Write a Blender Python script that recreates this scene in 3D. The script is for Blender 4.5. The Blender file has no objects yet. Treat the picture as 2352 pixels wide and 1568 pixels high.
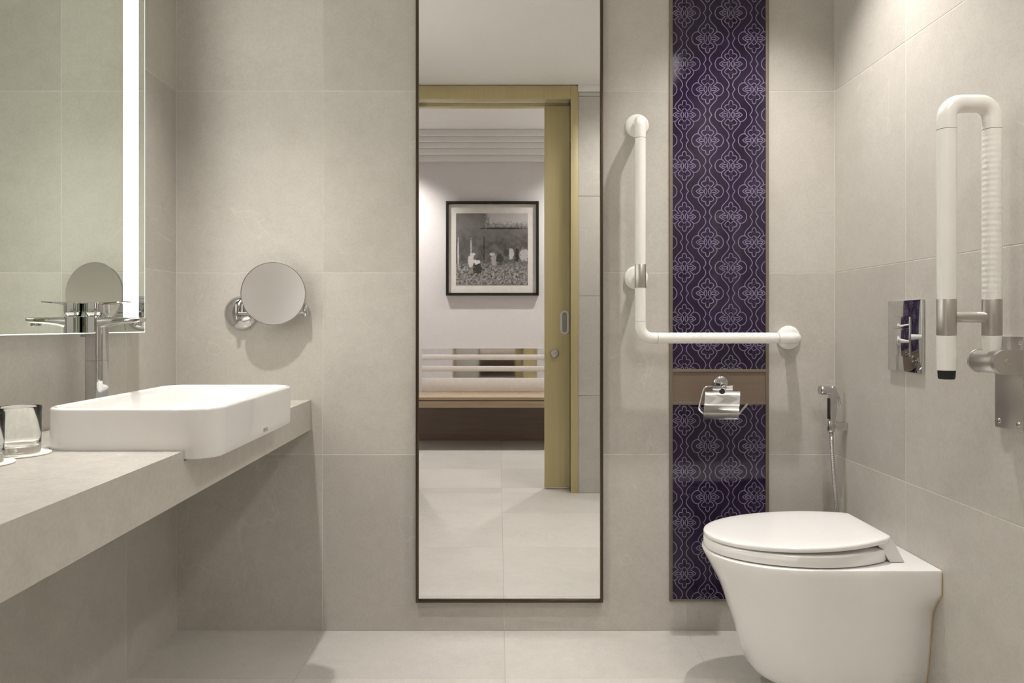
import bpy, bmesh, math, random
from mathutils import Vector, Matrix
random.seed(7)
scene = bpy.context.scene
C = scene.collection

# ------------------------------------------------------------------ measures
# one unit u = one photo pixel measured on the back wall; tiles are 600 mm
S = 0.6 / 417.0
F = 1673.0
D = F * S                       # camera to back wall
U0, V0 = 1145.0, 745.0          # vanishing point of the room axis
CZ = 703 * S                    # camera height
def X(a): return a * S          # metres right of the camera axis
def Z(a): return CZ + a * S     # metres, a units above the camera height
def Y(r): return D * r
def P(u, v, r): return Vector(((u - U0) * S * r, D * r, CZ - (v - V0) * S * r))

XL, XR = X(-740), X(772)
CEIL = Z(1000)
YF = Y(0.174)                   # bathroom face of the door wall
YFB = YF - 0.165                # hallway face of the door wall
YH = -Y(0.653)                  # hallway far wall
HCEIL = Z(1150)

# ------------------------------------------------------------------ camera
cam_d = bpy.data.cameras.new('camera')
cam_d.sensor_width = 36.0
cam_d.lens = 36.0 * F / 2352.0
cam_d.shift_x = (1176 - U0) / 2352.0
cam_d.shift_y = -(784 - V0) / 2352.0
cam_d.clip_start = 0.02
cam = bpy.data.objects.new('camera', cam_d)
cam.location = (0, 0, CZ)
cam.rotation_euler = (math.pi / 2, 0, 0)
C.objects.link(cam)
scene.camera = cam

# ------------------------------------------------------------------ world, exposure
w = bpy.data.worlds.new('world')
scene.world = w
w.use_nodes = True
w.node_tree.nodes['Background'].inputs[0].default_value = (1, 0.96, 0.9, 1)
w.node_tree.nodes['Background'].inputs[1].default_value = 0.05
vs = scene.view_settings
vs.view_transform = 'Standard'
vs.look = 'None'
vs.gamma = 1.0
vs.use_curve_mapping = False
vs.exposure = 0.14
scene.cycles.use_denoising = True
scene.cycles.use_adaptive_sampling = True
scene.cycles.adaptive_threshold = 0.09
scene.cycles.adaptive_min_samples = 12
scene.cycles.max_bounces = 24
scene.cycles.diffuse_bounces = 5
scene.cycles.glossy_bounces = 5
scene.cycles.transmission_bounces = 22
scene.cycles.sample_clamp_indirect = 0.0
scene.cycles.caustics_reflective = True
scene.cycles.caustics_refractive = True
scene.cycles.blur_glossy = 0.3

WARM = (1.0, 0.952, 0.912)
# downlights and one added fill: (x, y, ceiling z, watts, cone degrees)
BATH_SPOTS = [(X(-507), Y(0.7075), CEIL, 80, 92, 0.022), (X(560), Y(0.82), CEIL, 70, 94, 0.022),
              (X(540), Y(0.36), CEIL, 58, 160, 0.20)]  # last entry is an unseen soft fill, added to brighten from the door side
HALL_SPOTS = [(X(-620), YH + 0.42, HCEIL, 120, 110, 0.03), (X(640), YH + 0.42, HCEIL, 120, 130, 0.03)]
STRIP_STRENGTH = 8.0

# ------------------------------------------------------------------ materials
def nodes(name):
    m = bpy.data.materials.new(name)
    m.use_nodes = True
    nt = m.node_tree
    return m, nt, nt.nodes['Principled BSDF']

def N(nt, kind, **kw):
    n = nt.nodes.new(kind)
    for k, v in kw.items():
        setattr(n, k, v)
    return n

def ramp(nt, fac, stops):
    r = N(nt, 'ShaderNodeValToRGB')
    els = r.color_ramp.elements
    while len(els) < len(stops):
        els.new(0.5)
    for e, (p, c) in zip(els, stops):
        e.position = p
        e.color = (*c, 1)
    nt.links.new(fac, r.inputs[0])
    return r.outputs[0]

def mix(nt, fac, a, b, mode='MIX'):
    n = N(nt, 'ShaderNodeMix', data_type='RGBA', blend_type=mode)
    for sock, val in ((n.inputs[0], fac), (n.inputs[6], a), (n.inputs[7], b)):
        if hasattr(val, 'is_linked') or hasattr(val, 'links'):
            nt.links.new(val, sock)
        elif isinstance(val, tuple):
            sock.default_value = (*val, 1)
        else:
            sock.default_value = val
    return n.outputs[2]

def math_(nt, op, a, b=None, clamp=False):
    n = N(nt, 'ShaderNodeMath', operation=op, use_clamp=clamp)
    for i, val in enumerate((a, b)):
        if val is None:
            continue
        if hasattr(val, 'links'):
            nt.links.new(val, n.inputs[i])
        else:
            n.inputs[i].default_value = val
    return n.outputs[0]

def noise(nt, vec, scale, detail=6, rough=0.55, dist=0.0):
    n = N(nt, 'ShaderNodeTexNoise')
    n.inputs['Scale'].default_value = scale
    n.inputs['Detail'].default_value = detail
    n.inputs['Roughness'].default_value = rough
    n.inputs['Distortion'].default_value = dist
    if vec is not None:
        nt.links.new(vec, n.inputs['Vector'])
    return n.outputs[0]

def tile_mat(name, c, rough=0.34, vein=0.5, rnd=True):
    m, nt, b = nodes(name)
    tc = N(nt, 'ShaderNodeTexCoord')
    oi = N(nt, 'ShaderNodeObjectInfo')
    sh = N(nt, 'ShaderNodeVectorMath', operation='SCALE')
    comb = N(nt, 'ShaderNodeCombineXYZ')
    for i, k in enumerate((37.0, 91.0, 53.0)):
        nt.links.new(math_(nt, 'MULTIPLY', oi.outputs['Random'], k), comb.inputs[i])
    add = N(nt, 'ShaderNodeVectorMath', operation='ADD')
    nt.links.new(tc.outputs['Object'], add.inputs[0])
    nt.links.new(comb.outputs[0], add.inputs[1])
    v = add.outputs[0] if rnd else tc.outputs['Object']
    n1 = noise(nt, v, 3.2, 5, 0.62, 0.0)
    n2 = noise(nt, v, 26, 3, 0.7)
    n3 = noise(nt, v, 150, 0, 0.6)
    d = lambda k: tuple(x * k for x in c)
    base = ramp(nt, n1, [(0.25, (c[0] * .83, c[1] * .82, c[2] * .795)), (0.5, c), (0.75, (min(1, c[0] * 1.07), min(1, c[1] * 1.07), min(1, c[2] * 1.08)))])
    base = mix(nt, 0.42, base, ramp(nt, n2, [(0.3, d(.88)), (0.7, d(1.06))]))
    base = mix(nt, 0.12, base, ramp(nt, n3, [(0.35, d(.72)), (0.6, d(1.1))]))
    # pale hairline veins and fine dark cracks
    n4 = noise(nt, v, 2.1, 3, 0.6, 1.2)
    vm = math_(nt, 'SUBTRACT', 1.0, math_(nt, 'MULTIPLY', math_(nt, 'ABSOLUTE', math_(nt, 'SUBTRACT', n4, 0.62)), 160), clamp=True)
    base = mix(nt, math_(nt, 'MULTIPLY', vm, 0.35 * vein), base, (0.86, 0.82, 0.74))
    n5 = noise(nt, v, 5.5, 2, 0.55, 1.6)
    vk = math_(nt, 'SUBTRACT', 1.0, math_(nt, 'MULTIPLY', math_(nt, 'ABSOLUTE', math_(nt, 'SUBTRACT', n5, 0.36)), 170), clamp=True)
    base = mix(nt, math_(nt, 'MULTIPLY', vk, 0.22 * vein), base, (0.24, 0.2, 0.15))
    # each tile a little lighter or darker
    tone = math_(nt, 'ADD', math_(nt, 'MULTIPLY', oi.outputs['Random'], 0.11 if rnd else 0.0), 0.945 if rnd else 1.0)
    hsv = N(nt, 'ShaderNodeHueSaturation')
    nt.links.new(base, hsv.inputs['Color'])
    nt.links.new(tone, hsv.inputs['Value'])
    nt.links.new(hsv.outputs[0], b.inputs['Base Color'])
    r = math_(nt, 'ADD', math_(nt, 'MULTIPLY', n2, 0.12), rough - 0.06)
    nt.links.new(r, b.inputs['Roughness'])
    b.inputs['Specular IOR Level'].default_value = 0.4
    return m

def plain(name, c, rough=0.4, metal=0.0, var=0.03, scale=30, spec=0.5, coat=0.0, bump=0.0):
    m, nt, b = nodes(name)
    tc = N(nt, 'ShaderNodeTexCoord')
    n1 = noise(nt, tc.outputs['Object'], scale, 1)
    col = ramp(nt, n1, [(0.3, tuple(x * (1 - var) for x in c)), (0.7, tuple(min(1, x * (1 + var)) for x in c))])
    nt.links.new(col, b.inputs['Base Color'])
    b.inputs['Roughness'].default_value = rough
    b.inputs['Metallic'].default_value = metal
    b.inputs['Specular IOR Level'].default_value = spec
    b.inputs['Coat Weight'].default_value = coat
    b.inputs['Coat Roughness'].default_value = 0.04
    if bump:
        bn = N(nt, 'ShaderNodeBump')
        bn.inputs['Strength'].default_value = bump
        bn.inputs['Distance'].default_value = 0.001
        nt.links.new(n1, bn.inputs['Height'])
        nt.links.new(bn.outputs[0], b.inputs['Normal'])
    return m

def brushed(name, c, rough=0.28, axis=2):
    m, nt, b = nodes(name)
    tc = N(nt, 'ShaderNodeTexCoord')
    mp = N(nt, 'ShaderNodeMapping')
    sc = [400, 400, 400]
    sc[axis] = 6
    mp.inputs['Scale'].default_value = sc
    nt.links.new(tc.outputs['Object'], mp.inputs[0])
    n1 = noise(nt, mp.outputs[0], 1.0, 3)
    nt.links.new(ramp(nt, n1, [(0.3, tuple(x * .97 for x in c)), (0.7, c)]), b.inputs['Base Color'])
    nt.links.new(math_(nt, 'ADD', math_(nt, 'MULTIPLY', n1, 0.03), rough - 0.015), b.inputs['Roughness'])
    b.inputs['Metallic'].default_value = 1.0
    return m

def wood(name, c1, c2, rough=0.4, axis=2):
    m, nt, b = nodes(name)
    tc = N(nt, 'ShaderNodeTexCoord')
    mp = N(nt, 'ShaderNodeMapping')
    sc = [60, 60, 60]
    sc[axis] = 2.0
    mp.inputs['Scale'].default_value = sc
    nt.links.new(tc.outputs['Object'], mp.inputs[0])
    n1 = noise(nt, mp.outputs[0], 1.0, 6, 0.6, 0.4)
    nt.links.new(ramp(nt, n1, [(0.25, c1), (0.75, c2)]), b.inputs['Base Color'])
    b.inputs['Roughness'].default_value = rough
    return m

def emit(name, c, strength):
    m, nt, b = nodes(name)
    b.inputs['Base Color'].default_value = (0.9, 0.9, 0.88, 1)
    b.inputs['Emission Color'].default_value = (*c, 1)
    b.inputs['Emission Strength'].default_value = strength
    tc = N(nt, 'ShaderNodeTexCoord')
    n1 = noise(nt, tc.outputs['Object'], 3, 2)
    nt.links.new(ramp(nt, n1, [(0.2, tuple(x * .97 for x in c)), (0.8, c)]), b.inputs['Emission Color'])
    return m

M = {}
M['tile'] = tile_mat('limestone_wall_tile', (0.555, 0.532, 0.487), 0.36)
M['floor_tile'] = tile_mat('limestone_floor_tile', (0.57, 0.55, 0.51), 0.38, 0.35)
M['counter'] = tile_mat('limestone_counter', (0.58, 0.555, 0.51), 0.24, 0.12, rnd=False)
M['grout'] = plain('grout', (0.67, 0.645, 0.59), 0.8, var=0.05)
M['floor_grout'] = plain('floor_grout', (0.46, 0.435, 0.395), 0.85, var=0.05)
M['paint'] = plain('ceiling_paint', (0.80, 0.79, 0.77), 0.75, var=0.01, scale=60)
M['hall_paint'] = plain('hallway_paint', (0.72, 0.70, 0.70), 0.7, var=0.015, scale=50)
M['ceramic'] = plain('white_glazed_ceramic', (0.90, 0.895, 0.88), 0.07, var=0.005, spec=0.5, coat=0.5)
M['seat'] = plain('white_seat_plastic', (0.90, 0.895, 0.885), 0.13, var=0.005)
M['nylon'] = plain('white_nylon', (0.88, 0.87, 0.83), 0.22, var=0.01)
M['rubber'] = plain('black_rubber', (0.012, 0.012, 0.012), 0.6, var=0.1)
M['chrome'] = plain('polished_chrome', (0.64, 0.64, 0.65), 0.035, 1.0, var=0.01)
M['satin'] = brushed('brushed_steel', (0.60, 0.57, 0.54), 0.38)
M['bronze'] = brushed('dark_bronze_trim', (0.105, 0.078, 0.055), 0.35)
M['trim'] = plain('taupe_trim', (0.19, 0.155, 0.12), 0.45)
M['mirror'] = plain('mirror_silver', (0.93, 0.935, 0.93), 0.0, 1.0, var=0.002)
M['mirror_green'] = plain('green_tinted_mirror', (0.83, 0.89, 0.82), 0.0, 1.0, var=0.004)
M['magnify'] = plain('magnifying_mirror_silver', (0.74, 0.72, 0.70), 0.36, 1.0, var=0.004)
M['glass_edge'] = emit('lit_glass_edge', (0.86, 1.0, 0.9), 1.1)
M['strip'] = emit('led_strip_diffuser', (1.0, 0.97, 0.9), STRIP_STRENGTH)
M['case'] = plain('mirror_casing', (0.35, 0.34, 0.32), 0.5)
M['purple'] = plain('purple_back_painted_glass', (0.020, 0.011, 0.034), 0.07, var=0.25, scale=9, spec=0.5, coat=0.0)
M['lilac'] = plain('lilac_printed_line', (0.21, 0.175, 0.29), 0.12, var=0.12, scale=14, spec=0.5, coat=0.0)
M['taupe'] = wood('taupe_lacquer', (0.175, 0.13, 0.095), (0.20, 0.15, 0.11), 0.3, 0)
M['gold_wood'] = wood('olive_gold_veneer', (0.47, 0.395, 0.20), (0.53, 0.45, 0.24), 0.42, 2)
M['bench_wood'] = wood('light_brown_veneer', (0.36, 0.27, 0.17), (0.44, 0.34, 0.23), 0.22, 0)
M['dark_wood'] = wood('dark_brown_panel', (0.15, 0.105, 0.08), (0.19, 0.135, 0.10), 0.35, 0)
M['steel_mirror'] = plain('polished_steel_strip', (0.78, 0.77, 0.76), 0.04, 1.0)
M['slat'] = plain('white_slat', (0.72, 0.69, 0.66), 0.35)
M['black'] = plain('black_lacquer', (0.012, 0.010, 0.009), 0.3)
M['mat_board'] = plain('ivory_mat_board', (0.70, 0.68, 0.63), 0.7)
M['paper'] = plain('white_paper_coaster', (0.83, 0.80, 0.76), 0.8)
M['seal'] = plain('silicone_seal', (0.62, 0.52, 0.36), 0.5)
M['logo'] = plain('grey_logo_print', (0.22, 0.21, 0.2), 0.4)
M['lamp'] = emit('downlight_lamp', (1.0, 0.92, 0.78), 12.0)

def glass_mat():
    m, nt, b = nodes('clear_glass')
    b.inputs['Base Color'].default_value = (0.985, 1, 0.99, 1)
    b.inputs['Transmission Weight'].default_value = 1.0
    b.inputs['IOR'].default_value = 1.47
    tc = N(nt, 'ShaderNodeTexCoord')
    n1 = noise(nt, tc.outputs['Object'], 8, 2)
    nt.links.new(math_(nt, 'MULTIPLY', n1, 0.01), b.inputs['Roughness'])
    return m
M['glass'] = glass_mat()

def photo_print():
    """grey scene of low bushes, trees and field workers, as a flat procedural print"""
    m, nt, b = nodes('grey_photo_print')
    tc = N(nt, 'ShaderNodeTexCoord')
    sp = N(nt, 'ShaderNodeSeparateXYZ')
    nt.links.new(tc.outputs['Generated'], sp.inputs[0])
    x = math_(nt, 'SUBTRACT', 1.0, sp.outputs[0])      # seen in the mirror: left of the photo is +x
    x = sp.outputs[0]
    z = sp.outputs[2]
    g = tc.outputs['Generated']
    nA = noise(nt, g, 7, 6, 0.65, 0.6)
    nB = noise(nt, g, 30, 5, 0.7)
    nC = noise(nt, g, 4, 3, 0.5)
    col = ramp(nt, nA, [(0.3, (0.05, .048, .046)), (0.7, (0.20, .19, .185))])
    # bushes
    bush = ramp(nt, nB, [(0.38, (0.03, .028, .026)), (0.62, (0.42, .40, .385))])
    fb = math_(nt, 'MULTIPLY', math_(nt, 'SUBTRACT', math_(nt, 'ADD', 0.30, math_(nt, 'MULTIPLY', nC, 0.1)), z), 9, clamp=True)
    col = mix(nt, fb, col, bush)
    # hazy hill
    hz = math_(nt, 'MULTIPLY', math_(nt, 'SUBTRACT', z, 0.58), 4, clamp=True)
    col = mix(nt, math_(nt, 'MULTIPLY', hz, 0.5), col, (0.28, .27, .26))
    # sky at upper right with leafy border
    edge = math_(nt, 'MULTIPLY', math_(nt, 'SUBTRACT', nB, 0.5), 0.35)
    s1 = math_(nt, 'MULTIPLY', math_(nt, 'SUBTRACT', math_(nt, 'ADD', z, edge), 0.81), 14, clamp=True)
    s2 = math_(nt, 'MULTIPLY', math_(nt, 'SUBTRACT', math_(nt, 'ADD', x, edge), 0.41), 14, clamp=True)
    sky = math_(nt, 'MULTIPLY', s1, s2)
    col = mix(nt, sky, col, (0.50, .485, .475))
    def ell(col, cx, cz, rx, rz, shade, soft=6):
        a = math_(nt, 'DIVIDE', math_(nt, 'SUBTRACT', x, cx), rx)
        c = math_(nt, 'DIVIDE', math_(nt, 'SUBTRACT', z, cz), rz)
        q = math_(nt, 'ADD', math_(nt, 'MULTIPLY', a, a), math_(nt, 'MULTIPLY', c, c))
        q = math_(nt, 'ADD', q, math_(nt, 'MULTIPLY', math_(nt, 'SUBTRACT', nB, 0.5), 4.5))
        f = math_(nt, 'MULTIPLY', math_(nt, 'SUBTRACT', 1.0, q), soft, clamp=True)
        return mix(nt, f, col, (shade, shade * .97, shade * .95))
    for (cx, cz, rx, rz, sh) in [
            (0.03, 0.45, 0.012, 0.22, 0.5), (0.21, 0.53, 0.014, 0.12, 0.42), (0.39, 0.5, 0.008, 0.2, 0.03),
            (0.66, 0.79, 0.34, 0.012, 0.04), (0.21, 0.34, 0.045, 0.09, 0.62), (0.30, 0.24, 0.07, 0.11, 0.05),
            (0.29, 0.32, 0.05, 0.03, 0.66), (0.23, 0.43, 0.04, 0.022, 0.6), (0.53, 0.36, 0.045, 0.09, 0.36),
            (0.61, 0.36, 0.055, 0.075, 0.06), (0.50, 0.43, 0.035, 0.02, 0.5), (0.77, 0.44, 0.035, 0.09, 0.48),
            (0.85, 0.42, 0.03, 0.11, 0.04), (0.70, 0.45, 0.04, 0.05, 0.07), (0.95, 0.42, 0.07, 0.09, 0.45),
            (0.77, 0.53, 0.025, 0.02, 0.1), (0.86, 0.53, 0.03, 0.02, 0.15)]:
        col = ell(col, cx, cz, rx, rz, sh)
    nt.links.new(col, b.inputs['Base Color'])
    b.inputs['Roughness'].default_value = 0.35
    return m
M['print'] = photo_print()

# ------------------------------------------------------------------ mesh helpers
class MB:
    def __init__(self):
        self.bm = bmesh.new()
    def box(self, lo, hi, bevel=0.0, seg=2):
        lo = Vector(lo); hi = Vector(hi)
        r = bmesh.ops.create_cube(self.bm, size=1.0)
        vs_ = r['verts']
        for v in vs_:
            v.co = Vector(((lo.x + hi.x) / 2 + v.co.x * (hi.x - lo.x), (lo.y + hi.y) / 2 + v.co.y * (hi.y - lo.y), (lo.z + hi.z) / 2 + v.co.z * (hi.z - lo.z)))
        if bevel > 0:
            es = list({e for v in vs_ for e in v.link_edges})
            bmesh.ops.bevel(self.bm, geom=es, offset=bevel, segments=seg, profile=0.5, affect='EDGES')
        return self
    def loft(self, rings, cap0=True, cap1=True, closed=True):
        rows = [[self.bm.verts.new(p) for p in ring] for ring in rings]
        n = len(rows[0])
        for a, b in zip(rows, rows[1:]):
            for i in range(n if closed else n - 1):
                j = (i + 1) % n
                try:
                    self.bm.faces.new((a[i], a[j], b[j], b[i]))
                except ValueError:
                    pass
        if cap0: self.bm.faces.new(list(reversed(rows[0])))
        if cap1: self.bm.faces.new(rows[-1])
        return self
    def sweep(self, pts, rad, n=20, cap=True):
        pts = [Vector(p) for p in pts]
        rr = rad if callable(rad) else (lambda t, i: rad)
        tang = []
        for i in range(len(pts)):
            a = pts[max(0, i - 1)]; b = pts[min(len(pts) - 1, i + 1)]
            tang.append((b - a).normalized())
        up = Vector((0, 0, 1)) if abs(tang[0].z) < 0.9 else Vector((1, 0, 0))
        nrm = tang[0].cross(up).normalized()
        rings = []
        for i, (p, t) in enumerate(zip(pts, tang)):
            nrm = (nrm - t * nrm.dot(t)).normalized()
            bi = t.cross(nrm)
            q = rr(i / (len(pts) - 1), i)
            rings.append([p + (nrm * math.cos(2 * math.pi * k / n) + bi * math.sin(2 * math.pi * k / n)) * q for k in range(n)])
        return self.loft(rings, cap, cap)
    def cyl(self, a, b, r, n=28, r2=None, chamfer=0.0):
        a = Vector(a); b = Vector(b)
        r2 = r if r2 is None else r2
        L = (b - a).length
        t = (b - a) / L
        if chamfer:
            c = chamfer
            prof = [(0, r - c), (c * .35, r - c * .35), (c, r), (L - c, r2), (L - c * .35, r2 - c * .35), (L, r2 - c)]
        else:
            prof = [(0, r), (L, r2)]
        return self.lathe(prof, a, t, n)
    def lathe(self, prof, origin, axis, n=32, cap0=True, cap1=True):
        origin = Vector(origin); t = Vector(axis).normalized()
        up = Vector((0, 0, 1)) if abs(t.z) < 0.9 else Vector((1, 0, 0))
        e1 = t.cross(up).normalized(); e2 = t.cross(e1)
        rings = [[origin + t * h + (e1 * math.cos(2 * math.pi * k / n) + e2 * math.sin(2 * math.pi * k / n)) * max(r, 1e-5) for k in range(n)] for h, r in prof]
        return self.loft(rings, cap0, cap1)
    def prism(self, poly, axis, lo, hi, bevel=0.0):
        """poly: 2D points in the two axes other than `axis`"""
        def p3(p, a):
            if axis == 0: return Vector((a, p[0], p[1]))
            if axis == 1: return Vector((p[0], a, p[1]))
            return Vector((p[0], p[1], a))
        nb = len(self.bm.verts)
        self.loft([[p3(p, lo) for p in poly], [p3(p, hi) for p in poly]])
        if bevel:
            self.bm.verts.ensure_lookup_table()
            new = self.bm.verts[nb:]
            es = [e for e in {e for v in new for e in v.link_edges} if e.is_manifold and e.calc_face_angle(0) > 0.6]
            bmesh.ops.bevel(self.bm, geom=es, offset=bevel, segments=2, profile=0.5, affect='EDGES')
        return self
    def build(self, name, mat, parent=None, root=None, smooth=35, origin=None):
        """link as one mesh object; vertices are given in world space"""
        bmesh.ops.recalc_face_normals(self.bm, faces=self.bm.faces)
        off = Vector((0, 0, 0))
        top = parent
        while top is not None and top.parent is not None:
            top = top.parent
        if top is not None:
            off = Vector(top.location)
            if parent is not top:
                q = parent
                while q is not top:
                    off = off + Vector(q.location); q = q.parent
        elif origin is not None:
            off = Vector(origin)
        bmesh.ops.translate(self.bm, verts=self.bm.verts, vec=-off)
        me = bpy.data.meshes.new(name)
        self.bm.to_mesh(me)
        self.bm.free()
        me.materials.append(M[mat])
        if smooth:
            for p in me.polygons: p.use_smooth = True
            me.set_sharp_from_angle(angle=math.radians(smooth))
        o = bpy.data.objects.new(name, me)
        C.objects.link(o)
        if parent is not None:
            o.parent = parent
        elif origin is not None:
            o.location = origin
        return o

def tag(o, label, cat, group=None, kind=None):
    o['label'] = label
    o['category'] = cat
    if group: o['group'] = group
    if kind: o['kind'] = kind
    return o

def thing(name, loc, label, cat, group=None, kind=None):
    o = bpy.data.objects.new(name, None)
    o.empty_display_size = 0.05
    C.objects.link(o)
    o.location = loc
    return tag(o, label, cat, group, kind)

def struct(o, label, cat):
    return tag(o, label, cat, kind='structure')

def fillet(pts, rad, seg=10):
    pts = [Vector(p) for p in pts]
    out = [pts[0]]
    for i in range(1, len(pts) - 1):
        a, p, b = pts[i - 1], pts[i], pts[i + 1]
        d1 = (a - p).normalized(); d2 = (b - p).normalized()
        ang = d1.angle(d2)
        r = rad[i - 1] if isinstance(rad, (list, tuple)) else rad
        t = r / math.tan(ang / 2)
        c = p + (d1 + d2).normalized() * (r / math.sin(ang / 2))
        s = p + d1 * t - c
        e = p + d2 * t - c
        th = s.angle(e)
        for k in range(seg + 1):
            f = k / seg
            out.append(c + (s * math.sin((1 - f) * th) + e * math.sin(f * th)) / math.sin(th))
    out.append(pts[-1])
    return out

def round_rect(x0, x1, y0, y1, r, z, seg=8):
    out = []
    for cx, cy, a0 in ((x1 - r, y1 - r, 0), (x0 + r, y1 - r, 90), (x0 + r, y0 + r, 180), (x1 - r, y0 + r, 270)):
        for k in range(seg + 1):
            a = math.radians(a0 + 90 * k / seg)
            out.append(Vector((cx + r * math.cos(a), cy + r * math.sin(a), z)))
    return out

def catmull(pts, seg=6, closed=False):
    out = []
    n = len(pts)
    g = (lambda i: pts[i % n]) if closed else (lambda i: pts[max(0, min(n - 1, i))])
    for i in range(n if closed else n - 1):
        p0, p1, p2, p3 = g(i - 1), g(i), g(i + 1), g(i + 2)
        for k in range(seg):
            t = k / seg
            out.append(tuple(0.5 * (2 * b + (c - a) * t + (2 * a - 5 * b + 4 * c - d) * t * t + (3 * b - a - 3 * c + d) * t ** 3)
                             for a, b, c, d in zip(p0, p1, p2, p3)))
    if not closed: out.append(pts[-1])
    return out

# ------------------------------------------------------------------ room shell with tiles
TT = 0.008     # tile thickness
GAP = 0.0018
_tile_cache = {}
def tile_mesh(axis, a, b, mat):
    key = (axis, round(a, 4), round(b, 4), mat)
    if key in _tile_cache: return _tile_cache[key]
    half = {0: (TT / 2, a / 2, b / 2), 1: (a / 2, TT / 2, b / 2), 2: (a / 2, b / 2, TT / 2)}[axis]
    mb = MB().box([-h for h in half], half, 0.0009, 1)
    bmesh.ops.recalc_face_normals(mb.bm, faces=mb.bm.faces)
    me = bpy.data.meshes.new('tile')
    mb.bm.to_mesh(me); mb.bm.free()
    me.materials.append(M[mat])
    _tile_cache[key] = me
    return me

def tile_field(parent, axis, face, sgn, ja, jb, mat, holes=()):
    """tiles between joint lists; `face` is the visible surface, sgn its outward direction"""
    for a0, a1 in zip(ja, ja[1:]):
        for b0, b1 in zip(jb, jb[1:]):
            ca, cb = (a0 + a1) / 2, (b0 + b1) / 2
            if any(h[0] < ca < h[1] and h[2] < cb < h[3] for h in holes): continue
            o = bpy.data.objects.new('tile', tile_mesh(axis, a1 - a0 - GAP, b1 - b0 - GAP, mat))
            C.objects.link(o)
            c = face - sgn * TT / 2
            o.location = {0: (c, ca, cb), 1: (ca, c, cb), 2: (ca, cb, c)}[axis]
            o.parent = parent

def cuts(lo, hi, start, step=0.6):
    js = [lo]
    k = math.ceil((lo - start) / step - 1e-6)
    while start + k * step < hi - 0.012:
        if start + k * step > lo + 0.012: js.append(start + k * step)
        k += 1
    return js + [hi]

G = 0.0005    # grout face lies this far behind the tile face
ZJ = cuts(0, CEIL, 405 * S)
XJ = cuts(XL, XR, X(-405) + 0.002)
YJ_left = cuts(YF, D, Y(0.8655))
YJ_right = cuts(YF, D, Y(0.8257))
XHL, XHR = X(-1150), X(1150)      # hallway ends

wall_back = struct(MB().box((XL - 0.1, D + G, -0.05), (XR + 0.1, D + 0.12, CEIL)).build('wall_back', 'grout', smooth=0),
                   'beige limestone tiled wall facing the doorway', 'wall')
tile_field(wall_back, 1, D, -1, XJ, ZJ, 'tile')
wall_left = struct(MB().box((XL - 0.12, YF - 0.02, -0.05), (XL - G, D + G, CEIL)).build('wall_left', 'grout', smooth=0),
                   'beige limestone tiled wall behind the washbasin', 'wall')
tile_field(wall_left, 0, XL, 1, YJ_left, ZJ, 'tile')
wall_right = struct(MB().box((XR + G, YF - 0.02, -0.05), (XR + 0.12, D + G, CEIL)).build('wall_right', 'grout', smooth=0),
                    'beige limestone tiled wall behind the toilet', 'wall')
tile_field(wall_right, 0, XR, -1, YJ_right, ZJ, 'tile')
floor = struct(MB().box((XHL, YH, -0.1), (XHR, D + G, -G)).build('floor', 'floor_grout', smooth=0),
               'pale limestone tiled floor of bathroom and hallway', 'floor')
tile_field(floor, 2, 0.0, 1, XJ, cuts(YF, D, Y(0.8655)), 'floor_tile')
tile_field(floor, 2, 0.0, 1, cuts(XHL, XHR, X(-405) + 0.002), cuts(YH, YF, Y(0.8655)), 'floor_tile')
struct(MB().box((XL - 0.1, YF - 0.001, CEIL), (XR + 0.1, D + 0.1, CEIL + 0.1)).build('ceiling', 'paint', smooth=0),
       'white painted bathroom ceiling', 'ceiling')

# door wall: opening from x -0.52 to the frame, with a pocket for the sliding door on the right
OX0, OX1 = X(-360), X(301)
OZ = Z(949)
wall_front = MB()
wall_front.box((XHL, YFB, -0.05), (OX0, YF - TT, HCEIL))
wall_front.box((OX0, YFB, OZ), (OX1, YF - TT, HCEIL))
wall_front.box((OX1, YF - 0.055, -0.05), (XHR, YF - TT, HCEIL))
wall_front.box((OX1, YFB, -0.05), (XHR, YFB + 0.03, HCEIL))
wall_front = struct(wall_front.build('wall_front', 'hall_paint', smooth=0), 'doorway wall opposite the tall mirror, tiled on the bathroom side', 'wall')
tile_field(wall_front, 1, YF, 1, [X(332)] + [x for x in XJ if x > X(345)], cuts(0, Z(971), 405 * S), 'tile')
tile_field(wall_front, 1, YF, 1, [x for x in XJ if x < X(-405)] + [X(-395)], cuts(0, Z(971), 405 * S), 'tile')
cor = MB()
cor.box((X(332), YF, Z(971)), (XR, YF + 0.012, CEIL), 0.002)
cor.box((XL, YF, Z(971)), (X(-391), YF + 0.012, CEIL), 0.002)
struct(cor.build('trim_1', 'paint'), 'white shadow strip between tiles and ceiling on doorway wall', 'trim')

# hallway
struct(MB().box((XHL, YH - 0.1, -0.1), (XHR, YH, HCEIL)).build('wall_hallway', 'hall_paint', smooth=0),
       'pale grey painted hallway wall with framed photograph', 'wall')
struct(MB().box((XHL - 0.1, YH - 0.1, -0.1), (XHL, YF, HCEIL)).build('wall_hallway_left', 'hall_paint', smooth=0),
       'pale grey painted end wall of the hallway beyond the counter side', 'wall')
struct(MB().box((XHR, YH - 0.1, -0.1), (XHR + 0.1, YF, HCEIL)).build('wall_hallway_right', 'hall_paint', smooth=0),
       'pale grey painted end wall of the hallway beyond the toilet side', 'wall')
struct(MB().box((XHL - 0.1, YH - 0.1, HCEIL), (XHR + 0.1, YF - TT, HCEIL + 0.1)).build('ceiling_hallway', 'paint', smooth=0),
       'white painted hallway ceiling', 'ceiling')
cornice = MB()
zt = [Z((V0 - v) * 2.653) for v in (314, 325, 336, 347, 360, 373)]
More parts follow.
